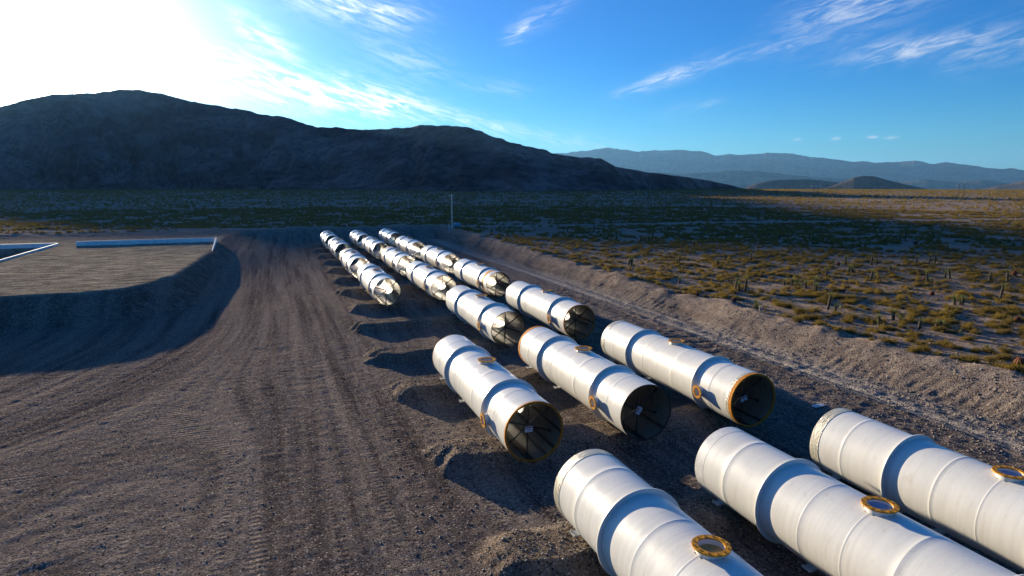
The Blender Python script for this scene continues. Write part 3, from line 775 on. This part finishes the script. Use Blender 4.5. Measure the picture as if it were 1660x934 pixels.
def hframe(x, y, h, label, rz=0):
    z = gz(x, y); t = empty('power_pylon', (x, y, z), rz); tag(t, label, 'power pylon', 'wooden power line frames on the plain')
    for s_ in (-1.7, 1.7): MB().rod((s_, 0, -.3), (s_ * .95, 0, h), .19, .14, 8).build('pole', M_WOODD, t)
    MB().box((0, 0, h - .7), (7.4, .24, .28)).build('crossarm', M_LINE, t)
    for s_ in (-3.4, 0, 3.4): MB().rod((s_, 0, h - .9), (s_, 0, h - 1.7), .07, .07, 6).build('insulator', M_FOOT, t)
hframe(365.0, 362.0, 8.8, 'wooden two-legged power frame in the sun just left of the cone shaped hill', R_(-20))
hframe(444.7, 313.3, 8.8, 'wooden two-legged power frame on the sunlit plain at the right', R_(-20))
for (x, y, h, lab) in ((46.6, 82.5, .95, 'thin wooden stake on the bank top beyond the third tube'), (46.7, 52.6, 1.05, 'thin wooden stake on the bank top above the haul road'), (39.5, 79.5, .9, 'small pale stake in the gravel beside the right row')):
    z = gz(x, y); t = empty('stake', (x, y, z)); tag(t, lab, 'stake'); t.rotation_euler = (R_(3), R_(-2), 0)
    MB().box((0, 0, h / 2 - .1), (.07, .07, h + .2)).add([(-.035, -.035, h), (.035, -.035, h), (.035, .035, h), (-.035, .035, h), (0, 0, h + .08)], [(0, 1, 4), (1, 2, 4), (2, 3, 4), (3, 0, 4)]).build('wooden_stick', M_WOOD, t)
z = gz(35.3, 33.2); t = empty('board', (35.25, 33.3, z + .04), R_(28)); tag(t, 'off-white board lying on the gravel behind the nearest right tube', 'board')
t.rotation_euler = (R_(4), R_(3), R_(14))
MB().box((0, 0, .04), (1.25, .42, .045)).build('plank', M_LINE, t); MB().box((-.1, .02, -.01), (1.1, .09, .06)).build('batten', M_WOOD, t)

# ------------------------------------------------------------------ desert plants
def bush_geo(seed, nstem, nleaf, size=1.0, leaf=.05):
    rnd = np.random.RandomState(seed); V = []; F = []
    def tri(p, d, w, ln):
        n = rnd.normal(size=3); sv = np.cross(d, n); sv = sv / (np.linalg.norm(sv) + 1e-9) * w
        o = len(V); V.extend([p - sv, p + sv, p + d * ln]); F.append((o, o + 1, o + 2))
    for i in range(nstem):
        az_ = rnd.uniform(0, 2 * PI); tl = rnd.uniform(.05, 1.0) ** .7 * 1.35
        d = np.array([math.cos(az_) * math.sin(tl), math.sin(az_) * math.sin(tl), math.cos(tl)]); ln = size * rnd.uniform(.55, 1.05) * (.75 + .25 * math.sin(3 * az_ + seed))
        base_ = np.array([math.cos(az_), math.sin(az_), 0]) * .1 * rnd.rand()
        tri(base_, d, .011, ln)
        for k in range(nleaf):
            f_ = rnd.uniform(.35, 1.02); p = base_ + d * ln * f_ + rnd.normal(size=3) * .075 * size
            dd = d * .6 + rnd.normal(size=3) * .7; dd /= np.linalg.norm(dd)
            tri(p, dd, leaf * rnd.uniform(.5, 1.1), leaf * rnd.uniform(1.5, 3.2))
    V = np.array(V); V[:, 2] = np.maximum(V[:, 2], -.02); return V, np.array(F)
BUSH = []
for i in range(6):
    V, F_ = bush_geo(20 + i, 80, 15, 1.0, .036); BUSH.append(np_mesh('foliage', V, F_, M_BUSH))
prng = np.random.RandomState(11)
def plain_ok(x, y):
    z, pm_, *_r = land(x, y, False)
    fr = np.interp(x, [-300, -68, 0, 48, 123, 191, 300, 500], [240, 204, 194, 187, 178, 158, 130, 80])
    return (pm_ > .97) & (np.abs(y - fr) > 4.5), z
def in_view(x, y, m=0.0):
    a = np.degrees(np.arctan2(x, y)); return (a > -22 - m) & (a < 60 + m)
# candidate spots, clumped by noise
def spots(n, rmin, rmax, seed, thr=-.10, sc=6.0):
    r = np.random.RandomState(seed); out = []
    a = np.radians(r.uniform(-26, 64, n)); d = np.sqrt(r.uniform(rmin ** 2, rmax ** 2, n))
    x = d * np.sin(a); y = d * np.cos(a); ok, z = plain_ok(x, y)
    k = ok & (fbm(x / sc, y / sc, 2, 77) > thr)
    return np.stack([x[k], y[k], z[k]], 1)
S1 = spots(13000, 44, 150, 5, -.14, 3.2)
dist = np.hypot(S1[:, 0], S1[:, 1]); S1 = S1[np.argsort(dist)]
vis = in_view(S1[:, 0], S1[:, 1])
near = S1[vis][:296]; rest = np.concatenate([S1[vis][290:], S1[~vis]])
NEAR_OBJ = []
for (x, y, z) in near:
    b = link('desert_bush', BUSH[prng.randint(6)])
    sc_ = prng.uniform(.38, .85) * (1.3 if prng.rand() < .15 else 1)
    b.location = (x, y, z - .03); b.rotation_euler = (0, 0, prng.uniform(0, 6.28)); b.scale = (sc_ * 1.2, sc_ * 1.2, sc_ * .95)
    tag(b, 'olive yellow creosote bush on the scrub plain beyond the bank', 'bush', 'creosote bushes on the near plain'); NEAR_OBJ.append(b)
def scatter(geo, P, smin, smax, seed, flat=.8):
    r = np.random.RandomState(seed); V0, F0 = geo; n = len(P); k = len(V0)
    a = r.uniform(0, 2 * PI, n); s_ = r.uniform(smin, smax, n); ca, sa = np.cos(a)[:, None], np.sin(a)[:, None]
    X = (V0[None, :, 0] * ca - V0[None, :, 1] * sa) * s_[:, None] + P[:, 0:1]
    Y = (V0[None, :, 0] * sa + V0[None, :, 1] * ca) * s_[:, None] + P[:, 1:2]
    Zz = V0[None, :, 2] * s_[:, None] * flat + P[:, 2:3] - .03
    Fs = F0[None] + (np.arange(n) * k)[:, None, None]
    return np.stack([X.ravel(), Y.ravel(), Zz.ravel()], 1), Fs.reshape(-1, 3)
def join(lst):
    V = []; F = []; o = 0
    for v, f in lst: V.append(v); F.append(f + o); o += len(v)
    return np.concatenate(V), np.concatenate(F)
gA = bush_geo(31, 40, 9, 1.0, .055); gB = bush_geo(32, 38, 9, 1.0, .06)
gC = bush_geo(33, 20, 5, 1.0, .11); gD = bush_geo(34, 8, 2, 1.0, .26)
S2 = spots(38000, 150, 330, 6, -.14, 5); S3 = spots(95000, 330, 1300, 8, -.2, 12)
h = len(rest) // 2
low = spots(9000, 44, 140, 15, -.3, 4)      # low tufts between the bushes
V, F_ = join([scatter(gA, rest[:h], .35, .9, 1, .9), scatter(gB, rest[h:], .35, .9, 2, .9), scatter(gC, low, .12, .38, 9, .7), scatter(gC, S2, .4, 1.05, 3), scatter(gD, S3, .5, 1.3, 4)])
tag(link('scrub', np_mesh('scrub', V, F_, M_BUSH)), 'olive desert scrub covering the plain to the foot of the mountain', 'scrub', kind='stuff')

def yucca(x, y, hts, label, group=None, tuft=.6, cat='yucca'):
    """one or several shaggy trunks each with a tuft of blades"""
    z = gz(x, y); t = empty('yucca', (x, y, z)); tag(t, label, cat, group)
    r = np.random.RandomState(int(abs(x * 13 + y * 7)) % 9999)
    for k, hh in enumerate(hts):
        V = []; F = []; tr = MB(); hh = hh * 1.1
        ox, oy = (0, 0) if k == 0 else r.uniform(-.9, .9, 2); lean = r.uniform(-.16, .16, 2)
        p = [np.array([ox + lean[0] * q * hh, oy + lean[1] * q * hh, hh * q - .1]) for q in (0, .3, .6, 1.0)]
        P = [(p[0], .16), (p[1], .13), (p[2], .15), (p[3], .10)]; n = 8; rings = []
        for (c_, ra) in P:
            for i in range(n): tr.v.append((c_[0] + ra * math.cos(2 * PI * i / n), c_[1] + ra * math.sin(2 * PI * i / n), c_[2]))
        Fq = [(a * n + i, a * n + (i + 1) % n, (a + 1) * n + (i + 1) % n, (a + 1) * n + i) for a in range(3) for i in range(n)] + [tuple(range(3 * n, 4 * n))]
        tr.f += Fq; tr.m += [0] * len(Fq); tr.sm += [True] * len(Fq)
        for i in range(150):
            q = r.rand() ** 1.6; up = 1 - q * 1.5
            d = r.normal(size=3); d[2] = abs(d[2]) * .8 * up + up * .25 - .1; d /= np.linalg.norm(d); w = np.cross(d, [0, 0, 1.]); w /= np.linalg.norm(w) + 1e-6
            b0 = p[3] - np.array([0, 0, q * hh * .6]); ln = tuft * r.uniform(.8, 1.2) * (1 - .55 * q)
            o = len(V); V.extend([b0 - w * .035, b0 + w * .035, b0 + d * ln]); F.append((o, o + 1, o + 2))
        tk = tr.build('trunk', M_TRUNK, t); link('crown', np_mesh('crown', V, F, M_YUC), tk)
    return t
YUC = [  # x, y, trunk heights, label
 ('Y0', (1341, 502), [1.55], 'tall shaggy yucca trunk without much crown, left of a shorter tufted one'),
 ('Y1', (1354, 506), [.75], 'short yucca with a wide green tuft beside the tall trunk'),
 ('Y2', (1284, 464), [.9, .6, .7], 'clump of three dark yucca stems near the bank'),
 ('Y3', (1322, 475), [1.0], 'single thin dark yucca left of centre on the plain'),
 ('Y4', (1306, 468), [.9, .5], 'pair of dark yucca stems beyond the bank stake'),
 ('Y5', (1411, 455), [1.3, .7], 'leaning yucca pair in the middle of the sunlit scrub'),
 ('Y6', (1490, 533), [.8], 'yellow lit yucca with a pale stem near the bank at right'),
 ('Y7', (1527, 535), [.7, .6], 'grey dead yucca pair near the bank at right'),
 ('Y8', (1560, 495), [.9, .8, .5], 'forked dead looking yucca among low bushes at right'),
 ('Y9', (1632, 458), [1.5], 'straight dark yucca close to the right edge'),
 ('Y10', (1606, 457), [1.2, .8], 'yucca pair left of the one close to the right edge'),
 ('Y11', (1515, 428), [1.5, 1.3], 'tall double yucca with bushy crowns at the edge of the shade'),
 ('Y12', (1370, 429), [1.3], 'yucca with a yellow green head on a pale stem'),
 ('Y13', (1412, 430), [1.4, .9], 'yucca pair with spread crowns behind the leaning pair'),
 ('Y14', (1484, 429), [1.2], 'slender yucca left of the tall double one'),
 ('Y15', (1024, 431), [1.4, 1.1, .9], 'clump of tall dark yuccas above the haul road'),
 ('Y16', (1217, 424), [1.4], 'straight yucca in the scrub, right one of two alike'),
 ('Y17', (1176, 424), [1.3], 'straight yucca in the scrub, left one of two alike'),
 ('Y18', (1448, 519), [.8, .4], 'low brown yucca among bushes near the bank'),
 ('Y19', (1224, 499), [.7, .5], 'short dark yucca stumps at the bank top'),
 ('Y20', (1376, 442), [.9, .7], 'low yucca clump in front of the yellow green headed one'),
 ('Y21', (1057, 384), [1.7], 'tall yucca in the shaded scrub behind'),
]
# world positions of the plants (worked out on the ground height field)
PLANTS = {'Y0': (57.1, 53.7), 'Y1': (56.8, 52.4), 'Y2': (65.2, 67.6), 'Y3': (64.1, 62.4), 'Y4': (65.3, 65.3), 'Y5': (79.6, 67.7), 'Y6': (57.7, 43.3), 'Y7': (59.2, 42.1), 'Y8': (73.5, 50.2), 'Y9': (95.2, 59.2), 'Y10': (93.8, 60.5), 'Y11': (104.3, 76.6), 'Y12': (89.7, 81.5), 'Y13': (93.5, 79.7), 'Y14': (101.2, 77.7), 'Y15': (55.5, 93.1), 'Y16': (78.2, 91.0), 'Y17': (74.2, 92.7), 'Y18': (59.0, 47.1), 'Y19': (50.2, 57.3), 'Y20': (82.5, 74.1), 'Y21': (88.5, 139.1), 'B0': (51.6, 30.5), 'B1': (86.2, 64.5), 'B2': (75.9, 55.7), 'B3': (68.4, 62.0), 'B4': (102.0, 62.6), 'B5': (70.1, 42.2), 'B6': (87.4, 80.8), 'B7': (49.1, 59.5), 'B8': (48.3, 65.3), 'B9': (130.7, 100.8), 'C0': (92.0, 73.7), 'C1': (55.0, 35.1), 'C2': (58.9, 40.0), 'C3': (59.0, 53.8)}
for key, _p, hts, lab in YUC:
    if key in PLANTS: yucca(*PLANTS[key], hts, lab)
SY = spots(900, 70, 190, 44, -.2); SY = SY[in_view(SY[:, 0], SY[:, 1])][:48]
for (x, y, z) in SY:
    yucca(x, y, [random.uniform(.6, 1.7)] + ([random.uniform(.5, 1.2)] if random.random() < .35 else []), 'small dark yucca standing among the olive bushes', 'small yuccas scattered in the scrub')
def barrel(x, y, r, label, group=None):
    r *= .82; z = gz(x, y); b = MB(); n = 26; prof = [(.02, 1.9 * r)] + [(r * math.sin(R_(a)) ** .8, r * .95 - r * .98 * math.cos(R_(180 - a)) ) for a in (15, 30, 50, 70, 90, 110, 130, 150)] 
    V = []; m = len(prof)
    for i in range(n):
        t_ = 2 * PI * i / n; q = 1.06 if i % 2 else .92
        for (rr, zz) in prof: V.append((rr * q * math.cos(t_), rr * q * math.sin(t_), zz * 1.15))
    F = [(i * m + k, ((i + 1) % n) * m + k, ((i + 1) % n) * m + k + 1, i * m + k + 1) for i in range(n) for k in range(m - 1)]
    b.add(V, F); o = b.build('barrel_cactus', M_BARREL); o.location = (x, y, z - .04); o.rotation_euler = (R_(6), R_(-5), 0)
    tag(o, label, 'cactus', group); return o
BAR = [('B0', (1652, 597), .48, 'big red barrel cactus on the bank top at the right edge'), ('B1', (1500, 455), .36, 'red barrel cactus in the middle of the sunlit scrub at right'),
 ('B2', (1510, 479), .32, 'dark red barrel cactus just in front of a similar one'), ('B3', (1368, 473), .27, 'small orange barrel cactus left in the scrub'), ('B4', (1644, 447), .42, 'tall orange barrel cactus near the right edge'),
 ('B5', (1649, 522), .33, 'brown barrel cactus at the right edge between two others'), ('B6', (1359, 431), .36, 'dark red barrel cactus below a yellow green yucca'), ('B7', (1190, 489), .30, 'small red barrel cactus close to the bank top'),
 ('B8', (1130, 480), .30, 'small dark barrel cactus left of the bank stake'), ('B9', (1484, 397), .5, 'dark barrel cactus in the shaded scrub')]
for key, _p, r, lab in BAR:
    if key in PLANTS: barrel(*PLANTS[key], r, lab)
def cholla(x, y, s_, label):
    z = gz(x, y); r = np.random.RandomState(int(x * 7 + y)); b = MB()
    def seg(p, d, ln, rad, dep):
        q = p + d * ln; b.rod(p, q, rad, rad * .85, 7)
        b.rod(q, q + d * rad * .8, rad * .85, rad * .3, 7)
        if dep:
            for _ in range(3):
                nd = d * .5 + r.normal(size=3) * .6; nd[2] = abs(nd[2]) * .8 + .1; nd /= np.linalg.norm(nd); seg(p + d * ln * r.uniform(.5, .95), nd, ln * .62, rad * .8, dep - 1)
    seg(np.array([0, 0, -.05]), np.array([.05, 0, 1.]), .42 * s_, .075 * s_, 2)
    o = b.build('cholla_cactus', M_CHO); o.location = (x, y, z); tag(o, label, 'cactus')
CHO = [('C0', (1454, 438), 1.0, 'pale yellow cholla cactus between bushes in the middle scrub'), ('C1', (1600, 568), .95, 'bright yellow cholla cactus near the bank at right'), ('C2', (1558, 543), .9, 'yellow cholla cactus at the left side of a big bush'), ('C3', (1362, 500), .7, 'small pale cholla cactus right of the tufted yucca')]
for key, _p, s_, lab in CHO:
    if key in PLANTS: cholla(*PLANTS[key], s_, lab)

marks = [(k, lab) for k, _p, _h, lab in YUC] + [(k, lab) for k, _p, _r, lab in BAR] + [(k, lab) for k, _p, _r, lab in CHO]
used_ = set()
for k, lab in marks:
    if k not in PLANTS: continue
    mx_, my_ = PLANTS[k]; ds = [(math.hypot(o.location.x - mx_, o.location.y - my_), i) for i, o in enumerate(NEAR_OBJ) if i not in used_]
    dd, i = min(ds)
    if dd < 6: used_.add(i); NEAR_OBJ[i]['label'] = ' '.join(('olive creosote bush nearest to the ' + lab).split()[:16])
# ------------------------------------------------------------------ loose gravel and stones
def stone_geo(seed):
    r = np.random.RandomState(seed); P = np.array([(1, 0, 0), (-1, 0, 0), (0, 1, 0), (0, -1, 0), (0, 0, 1), (0, 0, -.6)], float)
    P = P * r.uniform(.6, 1.1, (6, 1)) + r.normal(size=(6, 3)) * .15
    return P, np.array([(0, 2, 4), (2, 1, 4), (1, 3, 4), (3, 0, 4), (2, 0, 5), (1, 2, 5), (3, 1, 5), (0, 3, 5)])
def stones(n, x0, x1, y0, y1, smin, smax, seed, keep=None):
    r = np.random.RandomState(seed); x = r.uniform(x0, x1, n); y = y0 + (y1 - y0) * r.rand(n) ** 1.4
    L_ = land(x, y, True); z = L_[0]
    if keep is not None:
        k = keep(x, y, L_, r); x, y, z = x[k], y[k], z[k]
    s_ = smin + (smax - smin) * r.rand(len(x)) ** 4; lst = []
    P = np.stack([x, y, z + .02], 1)
    V0, F0 = stone_geo(seed); a = r.uniform(0, 2 * PI, len(x)); ca, sa = np.cos(a)[:, None], np.sin(a)[:, None]
    X = (V0[None, :, 0] * ca - V0[None, :, 1] * sa) * s_[:, None] + x[:, None]
    Y = (V0[None, :, 0] * sa + V0[None, :, 1] * ca) * s_[:, None] + y[:, None]
    Zz = V0[None, :, 2] * s_[:, None] * .7 + z[:, None]
    Fs = F0[None] + (np.arange(len(x)) * 6)[:, None, None]
    return np.stack([X.ravel(), Y.ravel(), Zz.ravel()], 1), Fs.reshape(-1, 3)
parts = [stones(26000, -30, 44, 10, 80, .02, .085, 1), stones(18000, 5, 12, 12, 110, .03, .13, 2, lambda x, y, L_, r: r.rand(len(x)) < .15 + .85 * (L_[4] > .1)),
         stones(14000, 31, 44, 14, 90, .03, .13, 3), stones(6000, 43, 52, 20, 120, .03, .14, 4), stones(7000, 48, 110, 30, 150, .05, .22, 5)]
V, F_ = join(parts)
tag(link('gravel', np_mesh('gravel', V, F_, M_STONE)), 'loose grey stones over the yard and bank', 'gravel', kind='stuff')

# ------------------------------------------------------------------ haze
hz = MB().box((4000, 4000, 520), (48000, 48000, 1180)).build('haze', [])
hm = bpy.data.materials.new('haze_air'); hm.use_nodes = True; ht = hm.node_tree; ht.nodes.clear(); H_ = NT(ht)
ho = H_.new('ShaderNodeOutputMaterial'); hv = H_.new('ShaderNodeVolumePrincipled')
hv.inputs['Color'].default_value = c4(.19, .46, .84); hv.inputs['Density'].default_value = 3.6e-5; hv.inputs['Anisotropy'].default_value = .3
ht.links.new(hv.outputs[0], ho.inputs['Volume']); hz.data.materials.append(hm)
tag(hz, 'thin blue air haze over the valley', 'haze', kind='stuff')
